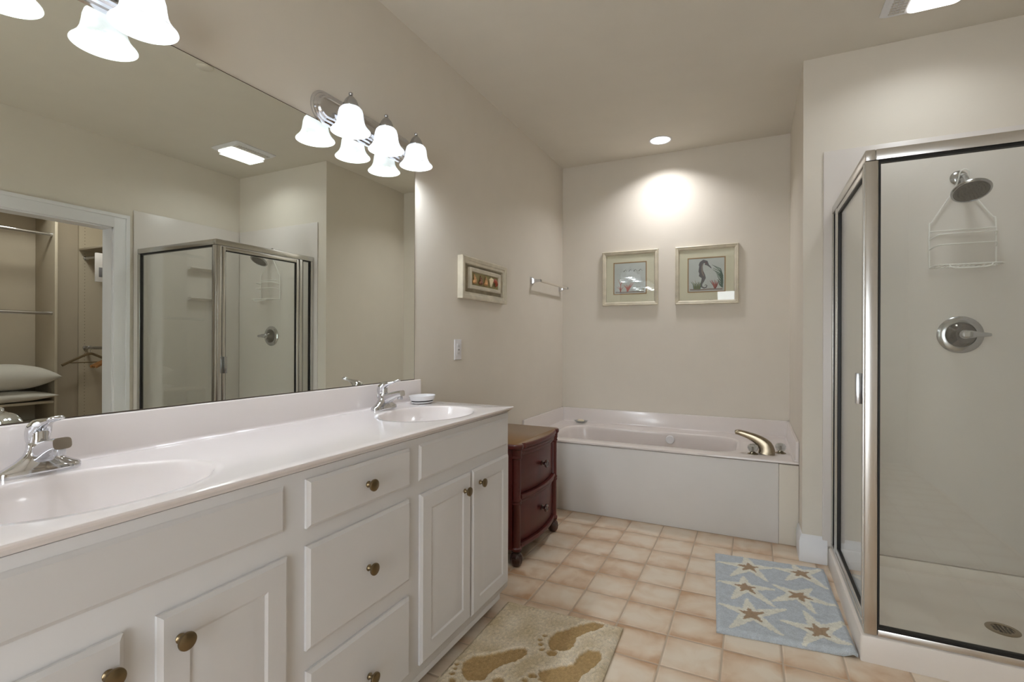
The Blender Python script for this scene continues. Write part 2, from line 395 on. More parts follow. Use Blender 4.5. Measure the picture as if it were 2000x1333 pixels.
def front(name, y0, y1, z0, z1, prof, knob=None):
    w = MB().panel((vx + 0.0005, y0, z0), (0, 1, 0), (0, 0, 1), (1, 0, 0), y1 - y0, z1 - z0, prof)
    f = link(name, w, CAB, van, angle=20)
    if knob:
        k = MB().lathe([(0.0001, 0), (0.0085, 0), (0.0095, 0.003), (0.006, 0.007), (0.0055, 0.013), (0.010, 0.016), (0.0162, 0.020), (0.0172, 0.023), (0.0165, 0.026), (0.012, 0.0285), (0.0001, 0.0295)], (vx + 0.0137, knob[0], knob[1]), 28, 'X')
        ko = link('knob', k, BRONZE, f); ko['label'] = 'round antique brass knob'
    return f
front('drawer', 0.880, 1.287, 0.717, 0.838, slab_prof(), (1.090, 0.774))
front('drawer', 0.880, 1.287, 0.416, 0.674, slab_prof(), (1.093, 0.537))
front('drawer', 0.882, 1.287, 0.115, 0.365, slab_prof(), (1.097, 0.227))
front('door', 1.345, 1.667, 0.108, 0.672, door_prof(), (1.615, 0.613))
front('door', 1.678, 1.997, 0.104, 0.676, door_prof(), (1.732, 0.617))
front('door', 0.540, 0.825, 0.115, 0.671, door_prof(), (0.577, 0.614))
front('door', 0.200, 0.486, 0.115, 0.670, door_prof(), (0.459, 0.615))
front('false_front', 1.343, 1.990, 0.716, 0.838, slab_prof(0.0065))
front('false_front', 0.200, 0.820, 0.730, 0.838, slab_prof(0.0065))

# countertop with two integral bowls
top = thing('vanity_countertop', 'glossy cream countertop with two integral oval sinks and a low backsplash', 'countertop', (0.27, 1.1, ZK - 0.023))
bowls = [(0.312, 1.685), (0.312, 0.535)]; brx, bry = 0.172, 0.226
w = MB()
outer = rrect(0.004, XC - 0.004, VL - 0.01, YV - 0.004, 0.002, 3)
w.plate(outer, [ell(cx, cy, brx * 1.10, bry * 1.10, 72) for cx, cy in bowls], ZK)
def orect(d, z): return [p + Vector((0, 0, z)) for p in rrect(0.004, XC - 0.004 + d, VL - 0.01 - d, YV - 0.004 + d, 0.002 + max(d, 0) * 0.5, 3)]
w.loft([orect(0, ZK), orect(0.0028, ZK - 0.0008), orect(0.004, ZK - 0.003), orect(0.0035, ZK - 0.0055), orect(-0.004, ZK - 0.0125), orect(-0.012, ZK - 0.018), orect(-0.017, ZK - 0.0235)], cap0=False, cap1=False)
w.plate([p for p in orect(-0.017, 0)], [ell(cx, cy, brx * 1.10, bry * 1.10, 72) for cx, cy in bowls], ZK - 0.0235)
link('worktop', w, MARBLE, top, angle=40)
for cx, cy in bowls:
    rings = []
    for e in [1.10, 1.01, 1.0, 0.99, 0.98, 0.965, 0.95, 0.92, 0.88, 0.82, 0.74, 0.64, 0.52, 0.38, 0.24, 0.12]:
        if e >= 1.01: d = 0.0
        else:
            t = 1.01 - e
            d = 0.135 * (1 - (e / 1.01) ** 3.2) * min(1, (t / 0.06) ** 0.6)
        rings.append(ell(cx, cy, brx * e, bry * e, 72, ZK - d))
    link('basin', MB().loft(rings, cap0=False), MARBLE, top, angle=60)
    link('drain', MB().lathe([(0.0001, 0.0), (0.021, 0.0), (0.022, 0.003), (0.016, 0.004), (0.012, 0.0015), (0.0001, 0.003)], (cx, cy, ZK - 0.1335), 24), CHROME, top)
w = MB()
prof = [(0.004, ZK - 0.001), (0.034, ZK + 0.0003), (0.028, ZK + 0.0015), (0.0245, ZK + 0.005), (0.0235, ZK + 0.012), (0.0225, 0.984), (0.0215, 0.9868), (0.019, 0.988), (0.004, 0.988)]
w.loft([[Vector((x, y, z)) for x, z in prof] for y in (VL - 0.01, YV - 0.001)])
link('backsplash', w, MARBLE, top, angle=40)

# faucets
def make_faucet(label):
    t = thing('faucet', label, 'faucet', (0.082, 1.688, ZK + 0.0004), 'chrome basin faucets')
    c = Vector(t.location)
    def st(z, ly, lx, dx=0, p=2.6, n=36):
        o = []
        for i in range(n):
            a = 2 * PI * i / n; ca, sa = math.cos(a), math.sin(a)
            o.append(c + Vector((dx + lx * math.copysign(abs(ca) ** (2 / p), ca), ly * math.copysign(abs(sa) ** (2 / p), sa), z)))
        return o
    w = MB().loft([st(0, .073, .026), st(.010, .0735, .0265), st(.014, .071, .025), st(.020, .060, .024, 0, 2.2), st(.030, .043, .0235, 0, 2), st(.042, .029, .023, 0, 2), st(.055, .0235, .0225, 0, 2), st(.066, .0225, .021, -.002, 2), st(.069, .019, .018, -.002, 2)])
    link('faucet_base', w, CHROME, t, angle=50)
    w = MB().tube([c + Vector(p) for p in ((-.006, 0, .036), (.020, 0, .048), (.048, 0, .0605), (.076, 0, .0695), (.098, 0, .0740))], 0.01, 20, smooth=4,
                  sec=[(.042, .046), (.039, .041), (.036, .034), (.034, .028), (.033, .025)])
    sp = link('spout', w, CHROME, t, angle=50)
    link('aerator', MB().lathe([(.0001, 0), (.010, 0), (.0105, .002), (.0105, .014), (.0001, .014)], c + Vector((.086, 0, .0475)), 20), SATIN, sp)
    w = MB().lathe([(.0175, .067), (.0185, .071), (.0165, .078), (.0165, .092), (.012, .102), (.0001, .106)], c + Vector((-.002, 0, 0)), 24)
    w.tube([c + Vector(p) for p in ((-.010, 0, .064), (-.012, 0, .080), (-.006, 0, .096), (.008, 0, .107), (.027, 0, .114), (.047, 0, .119), (.060, 0, .122))], 0.01, 16, smooth=4,
           sec=[(.034, .024), (.041, .032), (.042, .034), (.036, .028), (.023, .017), (.015, .011), (.011, .008)])
    h = link('handle', w, CHROME, t, angle=50)
    w = MB().tube([c + Vector((.069 + .0115 * math.cos(a), .011 * math.sin(a), .125 + .003 * math.cos(a))) for a in [2 * PI * k / 20 for k in range(20)]], .0042, 10, closed=True)
    link('handle_loop', w, CHROME, h, angle=60)
    w = MB().tube([c + Vector((-.0335, 0, .0)), c + Vector((-.0335, 0, .052))], .0022, 8); w.sphere(c + Vector((-.0335, 0, .056)), .005, 12)
    link('lift_rod', w, CHROME, t)
    return t
fa = make_faucet('chrome single lever faucet at the far sink, beside the soap dish')
fb = copy_tree(fa); fb.location = (0.082, 0.540, ZK + 0.0004); fb['label'] = 'chrome single lever faucet at the near sink, cut by the left edge'

# soap dish on the counter
dish = thing('soap_dish', 'white ceramic oval soap dish with a dark band beside the far faucet', 'soap dish', (0.095, 1.945, ZK + 0.0004))
c = Vector(dish.location)
def od(prof): return MB().lathe([(r * 1.22, z * 1.12) for r, z in prof], c, 40, sx=0.73, sy=1.0)
link('dish_bowl', od([(.0001, .0125), (.050, .0125), (.054, .014), (.0605, .030), (.0615, .0325), (.0595, .0325), (.054, .022), (.045, .018), (.0001, .018)]), PORC, dish)
link('dish_band', od([(.0001, .0085), (.0495, .0085), (.0495, .0125), (.0001, .0125)]), BLACK, dish)
link('dish_foot', od([(.0001, 0), (.044, 0), (.051, .004), (.052, .0085), (.0001, .0085)]), PORC, dish)

# mirror
w = MB().panel((0.001, VL + 0.02, 0.9885), (0, 1, 0), (0, 0, 1), (1, 0, 0), 2.003 - VL - 0.02, 2.027 - 0.9885, [(0, 0), (0, 0.0042), (0.0028, 0.005)])
w.bm.faces.ensure_lookup_table()
for f in w.bm.faces[:-1]: f.material_index = 1
mir = tag(link('wall_mirror', w, [MIRROR, DARK], angle=2), 'large frameless mirror on the left wall above the countertop', 'mirror')

# vanity lights
def make_vanity_light(cy, cz, label):
    t = thing('vanity_light', label, 'wall light', (0.0, cy, cz), 'three shade vanity lights')
    c = Vector(t.location)
    def cap(r, L, x):     # stadium outline in the y-z plane
        o = []
        for k in range(17): a = -PI / 2 + PI * k / 16; o.append(c + Vector((x, L + r * math.cos(a), r * math.sin(a))))
        for k in range(17): a = PI / 2 + PI * k / 16; o.append(c + Vector((x, -L + r * math.cos(a), r * math.sin(a))))
        return o
    L = 0.25; c = c + Vector((0, 0, 2.084 - cz))
    w = MB().loft([cap(.066, L, .0005), cap(.066, L, .006), cap(.061, L, .010), cap(.057, L, .010), cap(.054, L, .016), cap(.048, L, .018), cap(.046, L, .018), cap(.042, L, .025), cap(.036, L, .027), cap(.033, L, .026)])
    link('backplate', w, CHROME, t, angle=30); c = Vector(t.location)
    for k in (-1, 0, 1):
        y = k * 0.2085
        w = MB().tube([c + Vector(p) for p in ((.025, y, -.003), (.050, y, .010), (.075, y, .024), (.10, y, .027))], .0055, 12, smooth=3)
        w.lathe([(.0001, 0), (.017, 0), (.016, .006), (.008, .009), (.0001, .010)], c + Vector((.0262, y, -.003)), 20, 'X')
        link('arm', w, CHROME, t)
        w = MB().lathe([(.0001, .0272), (.0285, .0272), (.0295, .030), (.028, .040), (.022, .054), (.014, .064), (.009, .069), (.008, .071), (.006, .073), (.0085, .077), (.008, .082), (.004, .085), (.0001, .0855)], c + Vector((.10, y, -.007)), 28)
        sc = link('socket_cap', w, SATIN, t)
        P = [(r0, (z0 - .0272) * 1.09 + .0202) for r0, z0 in [(.026, .027), (.036, .0245), (.0435, .017), (.0475, .004), (.0495, -.012), (.0525, -.027), (.059, -.041), (.0675, -.051), (.0745, -.058), (.0755, -.0605),
             (.0735, -.0605), (.066, -.053), (.057, -.043), (.0500, -.029), (.0470, -.012), (.0450, .003), (.0410, .015), (.034, .022), (.026, .0245)]]
        w = MB().lathe(P, c + Vector((.10, y, -.0)), 40, cap0=False, cap1=False)
        s = link('lamp_shade', w, SHADE, t, angle=60)
        link('bulb', MB().sphere(c + Vector((.10, y, -.016)), .019, 16), LAMP, s)
    return t
make_vanity_light(1.675, 2.067, 'chrome wall light with three lit bell shades above the far end of the mirror')
make_vanity_light(0.529, 2.057, 'chrome wall light with lit bell shades at the top left, mostly out of frame')

# ------------------------------------------------------------------ left wall fittings
fr = thing('shell_shadow_box', 'cream shadow box picture with a row of seashells on the left wall', 'picture frame', (0.001, 2.686, 1.546))
w = MB()
prof = [(0, 0), (0, .034), (.006, .036), (.022, .033), (.026, .029), (.040, .027), (.044, .010)]
w.panel((0.001, 2.405, 1.424), (0, 1, 0), (0, 0, 1), (1, 0, 0), 0.562, 0.245, prof)
w.bm.faces.ensure_lookup_table(); bmesh.ops.delete(w.bm, geom=[w.bm.faces[-1]], context='FACES_ONLY')
link('frame', w, FRAME, fr, angle=25)
link('backing', MB().box(0.0015, 0.009, 2.43, 2.94, 1.45, 1.645), SHELLB, fr)
w = MB().panel((0.0095, 2.503, 1.488), (0, 1, 0), (0, 0, 1), (1, 0, 0), 0.392, 0.124, [(0, 0), (0, .018), (.005, .020), (.012, .018), (.016, .019), (.022, .017), (.024, .006)])
link('inner_frame', w, [FRAME], fr, angle=25)
link('panel', MB().box(0.0158, 0.0168, 2.528, 2.870, 1.513, 1.587), mat('olive_panel', (150, 140, 96), 0.8, vary=0.1), fr)
SHC = [mat('shell_tan', (186, 140, 90), 0.4, vary=0.3, vscale=60), mat('shell_brown', (120, 76, 46), 0.4, vary=0.3, vscale=60), mat('shell_cream', (214, 196, 160), 0.4, vary=0.2, vscale=60), mat('shell_rust', (160, 74, 44), 0.4, vary=0.3, vscale=60)]
for i, (y, kind) in enumerate(((2.560, 0), (2.635, 1), (2.70, 0), (2.765, 2), (2.835, 3))):
    w = MB()
    if kind in (0, 1):   # turban / whelk: spiral of shrinking whorls
        for k in range(5): w.sphere((0.023, y + 0.006 * math.sin(k), 1.531 + 0.0105 * k), 0.021 - 0.0036 * k, 14, (0.5, 1, 0.62))
    elif kind == 2:      # cone shell
        w.lathe([(.0001, -.03), (.006, -.026), (.013, -.005), (.018, .014), (.014, .021), (.006, .027), (.0001, .031)], (0.023, y, 1.55), 16)
    else:                # fan shell
        n = 17; pts = [Vector((0.018, y, 1.523))]
        w.grid(lambda a, b: Vector((0.018 + 0.009 * math.sin(PI * b / 8) * (0.8 + 0.2 * math.cos(a * PI)), y + (b / 8) * 0.034 * math.sin(R(-70 + 140 * a / 16)), 1.524 + (b / 8) * 0.056 * (0.35 + 0.65 * math.cos(R(-70 + 140 * a / 16))))), 16, 8)
    link('seashell', w, SHC[(0, 1, 0, 2, 3)[i]], fr)

ot = thing('wall_outlet', 'white double outlet plate on the left wall below the shell picture', 'outlet', (0.001, 2.407, 1.13))
link('cover_plate', MB().panel((0.0005, 2.372, 1.073), (0, 1, 0), (0, 0, 1), (1, 0, 0), 0.071, 0.115, [(0, 0), (0, .004), (.003, .0065)]), PLAST, ot)
w = MB(); w.box(0.0071, 0.009, 2.391, 2.424, 1.097, 1.164, 0.001); link('receptacle', w, PLAST, ot)
w = MB()
for z in (1.110, 1.150):
    w.box(0.0091, 0.0094, 2.399, 2.402, z - .005, z + .005); w.box(0.0091, 0.0094, 2.412, 2.415, z - .005, z + .005)
w.box(0.0091, 0.0105, 2.400, 2.415, 1.127, 1.133)
link('slot', w, PLASTG, ot)

tb = thing('towel_bar', 'chrome towel bar with a pale flat rod on the left wall near the tub', 'towel bar', (0.0, 3.76, 1.64))
for y in (3.455, 4.065):
    w = MB()
    w.loft([[Vector((x, y + a * s, 1.636 + b * s2)) for a, b in ((-1, -1), (1, -1), (1, 1), (-1, 1))] for x, s, s2 in ((0.0005, .022, .027), (.006, .022, .027), (.010, .017, .021), (.030, .012, .013), (.050, .010, .010), (.076, .010, .010), (.080, .007, .007))])
    link('post', w, CHROME, tb, angle=25)
link('rod', MB().box(0.059, 0.072, 3.4655, 4.0545, 1.628, 1.644, 0.002), mat('pale_acrylic_rod', (206, 196, 180), 0.3), tb)

# ------------------------------------------------------------------ pictures on the back wall
PAPER = mat('pale_aqua_print', (206, 214, 210), 0.8, vary=0.06, vscale=10)
INK = [mat('seahorse_grey', (112, 112, 116), 0.8), mat('coral_rose', (196, 128, 120), 0.8), mat('sea_grass_olive', (140, 140, 96), 0.8), mat('sea_grass_teal', (96, 120, 108), 0.8), mat('sand_line', (150, 140, 132), 0.8), mat('coral_deep', (130, 64, 62), 0.8)]
def blade(w, pts, wd, y, taper=True):
    """painted stroke in the x-z plane"""
    pts = [Vector((p[0], y, p[1])) for p in pts]; m = len(pts); Lf, Rt = [], []
    for i, p in enumerate(pts):
        d = (pts[min(i + 1, m - 1)] - pts[max(i - 1, 0)]).normalized(); nn = Vector((-d.z, 0, d.x))
        ww = wd[i] if isinstance(wd, (list, tuple)) else wd * (1 - 0.75 * i / (m - 1) if taper else 1)
        Lf.append(p + nn * ww / 2); Rt.append(p - nn * ww / 2)
    for i in range(m - 1):
        n0 = len(w.bm.faces); w.bm.faces.new([w.bm.verts.new(q) for q in (Lf[i], Rt[i], Rt[i + 1], Lf[i + 1])]); w.mark(n0)
def picture(cx, cz, wd, ht, kind, label):
    t = thing('framed_picture', label, 'picture', (cx, YB - 0.001, cz), 'framed sea prints')
    x0, z0 = cx - wd / 2, cz - ht / 2
    w = MB().panel((x0, YB - 0.001, z0), (1, 0, 0), (0, 0, 1), (0, -1, 0), wd, ht, [(0, 0), (0, .022), (.006, .026), (.013, .022), (.018, .0235), (.026, .019), (.030, .012), (.034, .009)])
    w.bm.faces.ensure_lookup_table(); bmesh.ops.delete(w.bm, geom=[w.bm.faces[-1]], context='FACES_ONLY')
    link('frame', w, FRAME, t, angle=25)
    mw = 0.093
    w = MB(); w.panel((x0 + .030, YB - .0095, z0 + .030), (1, 0, 0), (0, 0, 1), (0, -1, 0), wd - .06, ht - .06, [(0, 0), (0, .0015), (mw - .030, .0015), (mw - .0295, .0005)])
    w.bm.faces.ensure_lookup_table(); bmesh.ops.delete(w.bm, geom=[w.bm.faces[-1]], context='FACES_ONLY')
    link('mat_board', w, MATB, t, angle=25)
    w = MB(); w.panel((x0 + mw - .001, YB - .0092, z0 + mw - .001), (1, 0, 0), (0, 0, 1), (0, -1, 0), wd - 2 * mw + .002, ht - 2 * mw + .002, [(0, 0), (0, .0028), (.003, .0032), (.007, .0028), (.009, .0006)])
    w.bm.faces.ensure_lookup_table(); bmesh.ops.delete(w.bm, geom=[w.bm.faces[-1]], context='FACES_ONLY')
    link('fillet', w, GILT, t, angle=25)
    pw, ph = wd - 2 * mw - .014, ht - 2 * mw - .014; px, pz = x0 + mw + .007, z0 + mw + .007
    w = MB(); w.poly([(px, YB - .0106, pz), (px + pw, YB - .0106, pz), (px + pw, YB - .0106, pz + ph), (px, YB - .0106, pz + ph)])
    lay = [YB - .0107]
    def P(l): lay[0] -= 0.000012; return [(px + a * pw, pz + b * ph) for a, b in l]
    def st(mi, l, wdt, tp=True): w.use(mi); blade(w, P(l), wdt, lay[0], tp)
    rnd = random.Random(3 + kind)
    if kind == 0:
        # seahorse
        st(1, [(.30, .78), (.34, .87), (.42, .91), (.50, .88), (.545, .80)], [.010, .017, .026, .026, .014], False)
        st(1, [(.47, .84), (.54, .80), (.60, .74), (.64, .69)], [.022, .015, .009, .006], False)
        st(1, [(.40, .90), (.35, .76), (.345, .62), (.40, .48), (.43, .40), (.40, .31), (.36, .22), (.37, .14), (.44, .10), (.50, .12), (.52, .17), (.48, .20), (.455, .17)],
           [.020, .026, .034, .036, .030, .021, .015, .012, .010, .009, .007, .005, .004], False)
        st(1, [(.33, .55), (.31, .47), (.36, .42)], [.012, .010, .004], False)
        st(5, [(.395, .84), (.375, .72), (.385, .58), (.43, .46)], [.004, .010, .012, .006], False)
        st(6, [(.48, .86), (.50, .85)], .007, False)
        for k in range(9): st(3 if k % 2 else 4, [(.16 + .02 * k, .06), (.13 + .028 * k, .20 + .05 * rnd.random()), (.07 + .038 * k, .24 + .12 * rnd.random())], .008)
        for k in range(9): st(2 if k % 2 else 6, [(.74, .06), (.70 + .012 * k, .16), (.60 + .032 * k, .26 + .10 * rnd.random())], .009)
        for k in range(12): st(4, [(.96 - .01 * rnd.random(), .10 + .03 * k), (.90 - .03 * rnd.random(), .16 + .045 * k), (.84 - .02 * k * rnd.random(), .24 + .05 * k)], .010)
        st(5, [(.04, .06), (.3, .045), (.6, .06), (.95, .05)], .010, False)
    else:
        for k in range(9): st(2, [(.42, .05), (.40 + .012 * k, .16), (.30 + .04 * k, .26 + .10 * rnd.random())], .009)
        for k in range(6): st(2, [(.20, .05), (.18 + .01 * k, .14), (.08 + .045 * k, .20 + .12 * rnd.random())], .006)
        st(2, [(.20, .05), (.21, .25), (.24, .45)], .007)
        st(2, [(.21, .28), (.15, .40), (.12, .48)], .005); st(2, [(.22, .33), (.30, .42)], .005)
        for k in range(8): st(3, [(.72 + .03 * k, .05), (.72 + .035 * k, .14 + .1 * rnd.random())], .006)
        for k in range(4): st(1, [(.3 + .16 * k, .72), (.36 + .16 * k, .78), (.42 + .16 * k, .72)], .006)
        st(5, [(.04, .05), (.3, .04), (.6, .05), (.95, .045)], .008, False)
    o = link('art_print', w, [PAPER] + INK, t, angle=25, recalc=False)
    link('glass', MB().box(x0 + .029, x0 + wd - .029, YB - .0150, YB - .0135, z0 + .029, z0 + ht - .029), PICG, t)
    return t
picture(0.593, 1.704, 0.458, 0.452, 1, 'left of two cream framed sea prints, pink coral, with lamp glare on its glass')
picture(1.184, 1.7005, 0.460, 0.456, 0, 'cream framed print of a grey seahorse, right of two on the back wall')

# ------------------------------------------------------------------ ceiling fittings
dl = thing('recessed_light', 'round lit recessed ceiling light over the tub', 'ceiling light', (0.878, 3.86, H))
link('trim_ring', MB().lathe([(.083, -.0005), (.083, -.004), (.078, -.006), (.072, -.004), (.070, -.0008)], (0.878, 3.86, H), 40, cap0=False, cap1=False), TRIM, dl)
link('lens', MB().lathe([(.0001, -.0045), (.069, -.0035), (.070, -.0008), (.0001, -.0008)], (0.878, 3.86, H), 40), LENS, dl)
fl = thing('exhaust_fan_light', 'white square exhaust fan with lit lens on the ceiling near the shower', 'ceiling fan light', (2.19, 2.665, H))
w = MB().loft([rrect(2.035, 2.345, 2.49, 2.84, .012, 4, H - .0005), rrect(2.035, 2.345, 2.49, 2.84, .012, 4, H - .006), rrect(2.05, 2.33, 2.505, 2.825, .012, 4, H - .018), rrect(2.055, 2.325, 2.51, 2.82, .012, 4, H - .020)])
link('housing', w, TRIM, fl)
w = MB()
for k in range(14): w.box(2.062, 2.122, 2.525 + k * .0205, 2.533 + k * .0205, H - .0235, H - .0203)
for k in range(4): w.box(2.064 + k * .018, 2.068 + k * .018, 2.525, 2.80, H - .0245, H - .0236)
link('grille', w, mat('grille_plastic', (196, 190, 182), 0.4), fl)
w = MB().loft([rrect(2.130, 2.320, 2.52, 2.815, .03, 5, H - .0203), rrect(2.130, 2.320, 2.52, 2.815, .03, 5, H - .028), rrect(2.145, 2.305, 2.535, 2.80, .03, 5, H - .036), rrect(2.175, 2.275, 2.57, 2.765, .03, 5, H - .040)])
link('lens', w, LENSV, fl)
tag(link('sprinkler_cover', MB().lathe([(.0001, -.007), (.038, -.007), (.042, -.004), (.042, -.0005), (.0001, -.0005)], (1.25, 1.745, H), 32), CEIL), 'small round flat cover plate on the ceiling, seen at the top of the mirror', 'sprinkler cover')

# ------------------------------------------------------------------ nightstand
ns = thing('nightstand', 'dark mahogany bow front nightstand with two drawers between vanity and tub', 'nightstand', (0.22, 2.635, 0))
NF, N0, N1, NZ = 0.395, 2.335, 2.925, 0.640
def bow(y, x0=NF, b=0.045): t = (y - (N0 + N1) / 2) / ((N1 - N0) / 2); return x0 + b * (1 - t * t)
def outline(d, z, b=0.045):
    o = [Vector((0.02, N0 - .0 - d, z))]
    pr = 0.032 + d
    for k in range(9):      # rounded lobe over the near front post
        a = R(-100 + 160 * k / 8); o.append(Vector((NF + pr * math.cos(a), N0 + .030 + pr * math.sin(a), z)))
    for k in range(13):
        y = N0 + .072 + (N1 - N0 - .144) * k / 12; o.append(Vector((bow(y, NF + .012 + d, b), y, z)))
    for k in range(9):
        a = R(-60 + 160 * k / 8); o.append(Vector((NF + pr * math.cos(a), N1 - .030 + pr * math.sin(a), z)))
    o.append(Vector((0.02, N1 + d, z)))
    return o
w = MB().loft([outline(-.004, NZ - .028), outline(.002, NZ - .024), outline(.004, NZ - .014), outline(.002, NZ - .004), outline(-.003, NZ)], cap1=False)
w.use(1).loft([outline(-.003, NZ)], cap0=False) if False else None
w.use(1); w.poly(outline(-.003, NZ))
link('top', w, [WOOD, WOODSHEEN], ns, angle=40)
link('side_panel', MB().box(0.025, NF - .015, N0 + .008, N0 + .026, .085, NZ - .029), WOOD, ns)
link('side_panel', MB().box(0.025, NF - .015, N1 - .026, N1 - .008, .085, NZ - .029), WOOD, ns)
link('back_panel', MB().box(0.021, 0.032, N0 + .027, N1 - .027, .085, NZ - .029), WOODK, ns)
def bowrail(z0, z1, xf, b=0.045, y0=N0 + .052, y1=N1 - .052, inset=0.0, depth=.03):
    w = MB(); rings = []
    for k in range(15):
        y = y0 + (y1 - y0) * k / 14; x = bow(y, xf, b)
        rings.append([Vector((x - depth, y, z0)), Vector((x - .003, y, z0)), Vector((x, y, z0 + .004)), Vector((x, y, z1 - .004)), Vector((x - .003, y, z1)), Vector((x - depth, y, z1))])
    return w.loft(rings)
for z0, z1, dx in ((NZ - .045, NZ - .0285, .012), (NZ - .066, NZ - .047, .006), (.345, .366, .010), (.328, .343, .004), (.088, .112, .008)):
    link('rail', bowrail(z0, z1, NF + dx - .004), WOOD, ns)
for z0, z1, kz in ((.369, NZ - .068, .484), (.114, .326, .232)):
    d = link('drawer', bowrail(z0, z1, NF - .013), WOOD, ns)
    y = 2.632
    k = MB().lathe([(.0001, 0), (.013, 0), (.014, .004), (.008, .010), (.008, .016), (.014, .021), (.021, .025), (.022, .030), (.020, .034), (.014, .036), (.010, .034), (.0001, .034)], (bow(y, NF - .013) + .0002, y, kz), 28, 'X')
    link('knob', k, WOODK, d)
for y in (N0 + .030, N1 - .030):
    P = [(.0001, .080), (.024, .080), (.028, .086), (.028, .094), (.022, .10), (.0215, .318), (.026, .324), (.026, .330), (.023, .335), (.026, .340), (.026, .346), (.0215, .352), (.022, .560), (.027, .566), (.027, .572), (.024, .578), (.027, .584), (.029, NZ - .0285), (.0001, NZ - .0285)]
    link('post', MB().lathe(P, (NF, y, 0), 24), WOOD, ns)
def bun(x, y):
    n = 40; rings = []
    for r, z in [(.016, 0), (.022, .004), (.030, .020), (.0325, .038), (.030, .056), (.024, .066), (.020, .070), (.025, .074), (.026, .0795)]:
        rings.append([Vector((x + r * (1 + (.06 if .004 < z < .062 else 0) * math.cos(10 * 2 * PI * i / n)) * math.cos(2 * PI * i / n), y + r * (1 + (.06 if .004 < z < .062 else 0) * math.cos(10 * 2 * PI * i / n)) * math.sin(2 * PI * i / n), z)) for i in range(n)])
    return MB().loft(rings)
for x, y in ((NF, N0 + .03), (NF, N1 - .03), (.055, N0 + .035), (.055, N1 - .035)): link('foot', bun(x, y), WOODK, ns)

# ------------------------------------------------------------------ bathtub
tub = thing('bathtub', 'cream alcove bathtub with white apron panel and low splash rim on the back wall', 'bathtub', (0.87, 3.7, 0))
bx0, bx1, by0, by1 = 0.16, 1.415, 3.395, 3.93
w = MB()
w.plate([Vector(p) for p in ((0.002, YT, 0), (X1 - .002, YT, 0), (X1 - .002, YB - .002, 0), (0.002, YB - .002, 0))], [rrect(bx0 - .02, bx1 + .02, by0 - .02, by1 + .02, .15, 10)], ZD)
w.loft([[Vector((x, y, z)) for x in (0.002, X1 - .002)] for y, z in ((YT, ZD), (YT - .004, ZD - .002), (YT - .006, ZD - .007), (YT - .005, ZD - .014), (YT + .002, ZD - .016), (YT + .03, ZD - .016))], closed=False)
link('deck', w, TUBM, tub, angle=40)
def br(d, z, r): return [p + Vector((0, 0, z)) for p in rrect(bx0 + d * 1.3, bx1 - d, by0 + d * .55, by1 - d * .55, r, 10)]
rings = [[p + Vector((0, 0, ZD)) for p in rrect(bx0 - .02, bx1 + .02, by0 - .02, by1 + .02, .15, 10)], br(-.012, ZD + .001, .145), br(-.004, ZD - .002, .14), br(.002, ZD - .010, .137), br(.008, ZD - .03, .134), br(.03, ZD - .15, .13), br(.06, ZD - .30, .12), br(.09, ZD - .37, .11), br(.15, ZD - .40, .09)]
link('basin', MB().loft(rings, cap0=False), TUBM, tub, angle=60)
w = MB()
def splash(p0, p1, n):
    p0, p1, n = Vector(p0), Vector(p1), Vector(n)
    w.loft([[p + n * d + Vector((0, 0, z)) for d, z in ((0, ZD + .0005), (.030, ZD + .0005), (.021, ZD + .004), (.017, ZD + .012), (.016, ZS - .004), (.013, ZS), (0, ZS))] for p in (p0, p1)])
splash((0.002, YT, 0), (0.002, YB - .002, 0), (1, 0, 0)); splash((0.002, YB - .002, 0), (X1 - .002, YB - .002, 0), (0, -1, 0)); splash((X1 - .002, YB - .002, 0), (X1 - .002, YT, 0), (-1, 0, 0))
link('splash_rim', w, TUBM, tub, angle=40)
link('apron', MB().box(0.002, 1.648, YT + .004, YT + .03, 0.001, ZD - .019, .001), APRON, tub)
link('overflow_cover', MB().lathe([(.0001, .012), (.028, .012), (.031, .009), (.032, .0), (.0001, 0)], (0.948, by1 - .008 + .0, ZD - .052), 32, '-Y'), PORC, tub)

tf = thing('tub_faucet', 'brushed nickel roman tub spout with two clear ball handles on the tub corner', 'tub faucet', (1.59, 3.45, ZD + .0004))
c = Vector((1.583, 3.445, ZD + .0004))
w = MB().tube([c + Vector(p) for p in ((.004, 0, 0), (.006, 0, .020), (-.004, 0, .050), (-.040, 0, .082), (-.095, 0, .107), (-.150, 0, .122), (-.172, 0, .121))], .01, 24, smooth=4,
              sec=[(.066, .094), (.064, .092), (.060, .084), (.052, .060), (.046, .042), (.042, .032), (.036, .022)])
link('spout', w, NICKEL, tf, angle=50)
for x, y in ((1.512, 3.412), (1.668, 3.512)):
    hc = Vector((x, y, ZD + .0004))
    w = MB().lathe([(.0001, 0), (.030, 0), (.030, .003), (.018, .009), (.012, .014), (.007, .018), (.006, .044), (.0001, .045)], hc, 24)
    h = link('handle', w, NICKEL, tf)
    o = link('knob', MB().lathe([(.012, .013), (.024, .018), (.0305, .034), (.0305, .046), (.023, .059), (.010, .063), (.0001, .063)], hc, 12, cap0=True), CRYS, h, angle=15)
    o['label'] = 'clear faceted ball knob'
sd = thing('glass_soap_dish', 'small clear scalloped soap dish on the back left ledge of the tub', 'soap dish', (0.20, 4.052, ZD + .0004))
c = Vector(sd.location); n = 48
def scal(r, z, k): return [c + Vector(((r * 1.45) * (1 + k * math.cos(10 * 2 * PI * i / n)) * math.cos(2 * PI * i / n), r * (1 + k * math.cos(10 * 2 * PI * i / n)) * math.sin(2 * PI * i / n), z)) for i in range(n)]
link('dish', MB().loft([scal(.018, 0, 0), scal(.026, .003, .02), scal(.036, .014, .05), scal(.042, .020, .09), scal(.040, .020, .09), scal(.033, .013, .05), scal(.022, .006, 0)]), CRYS, sd)
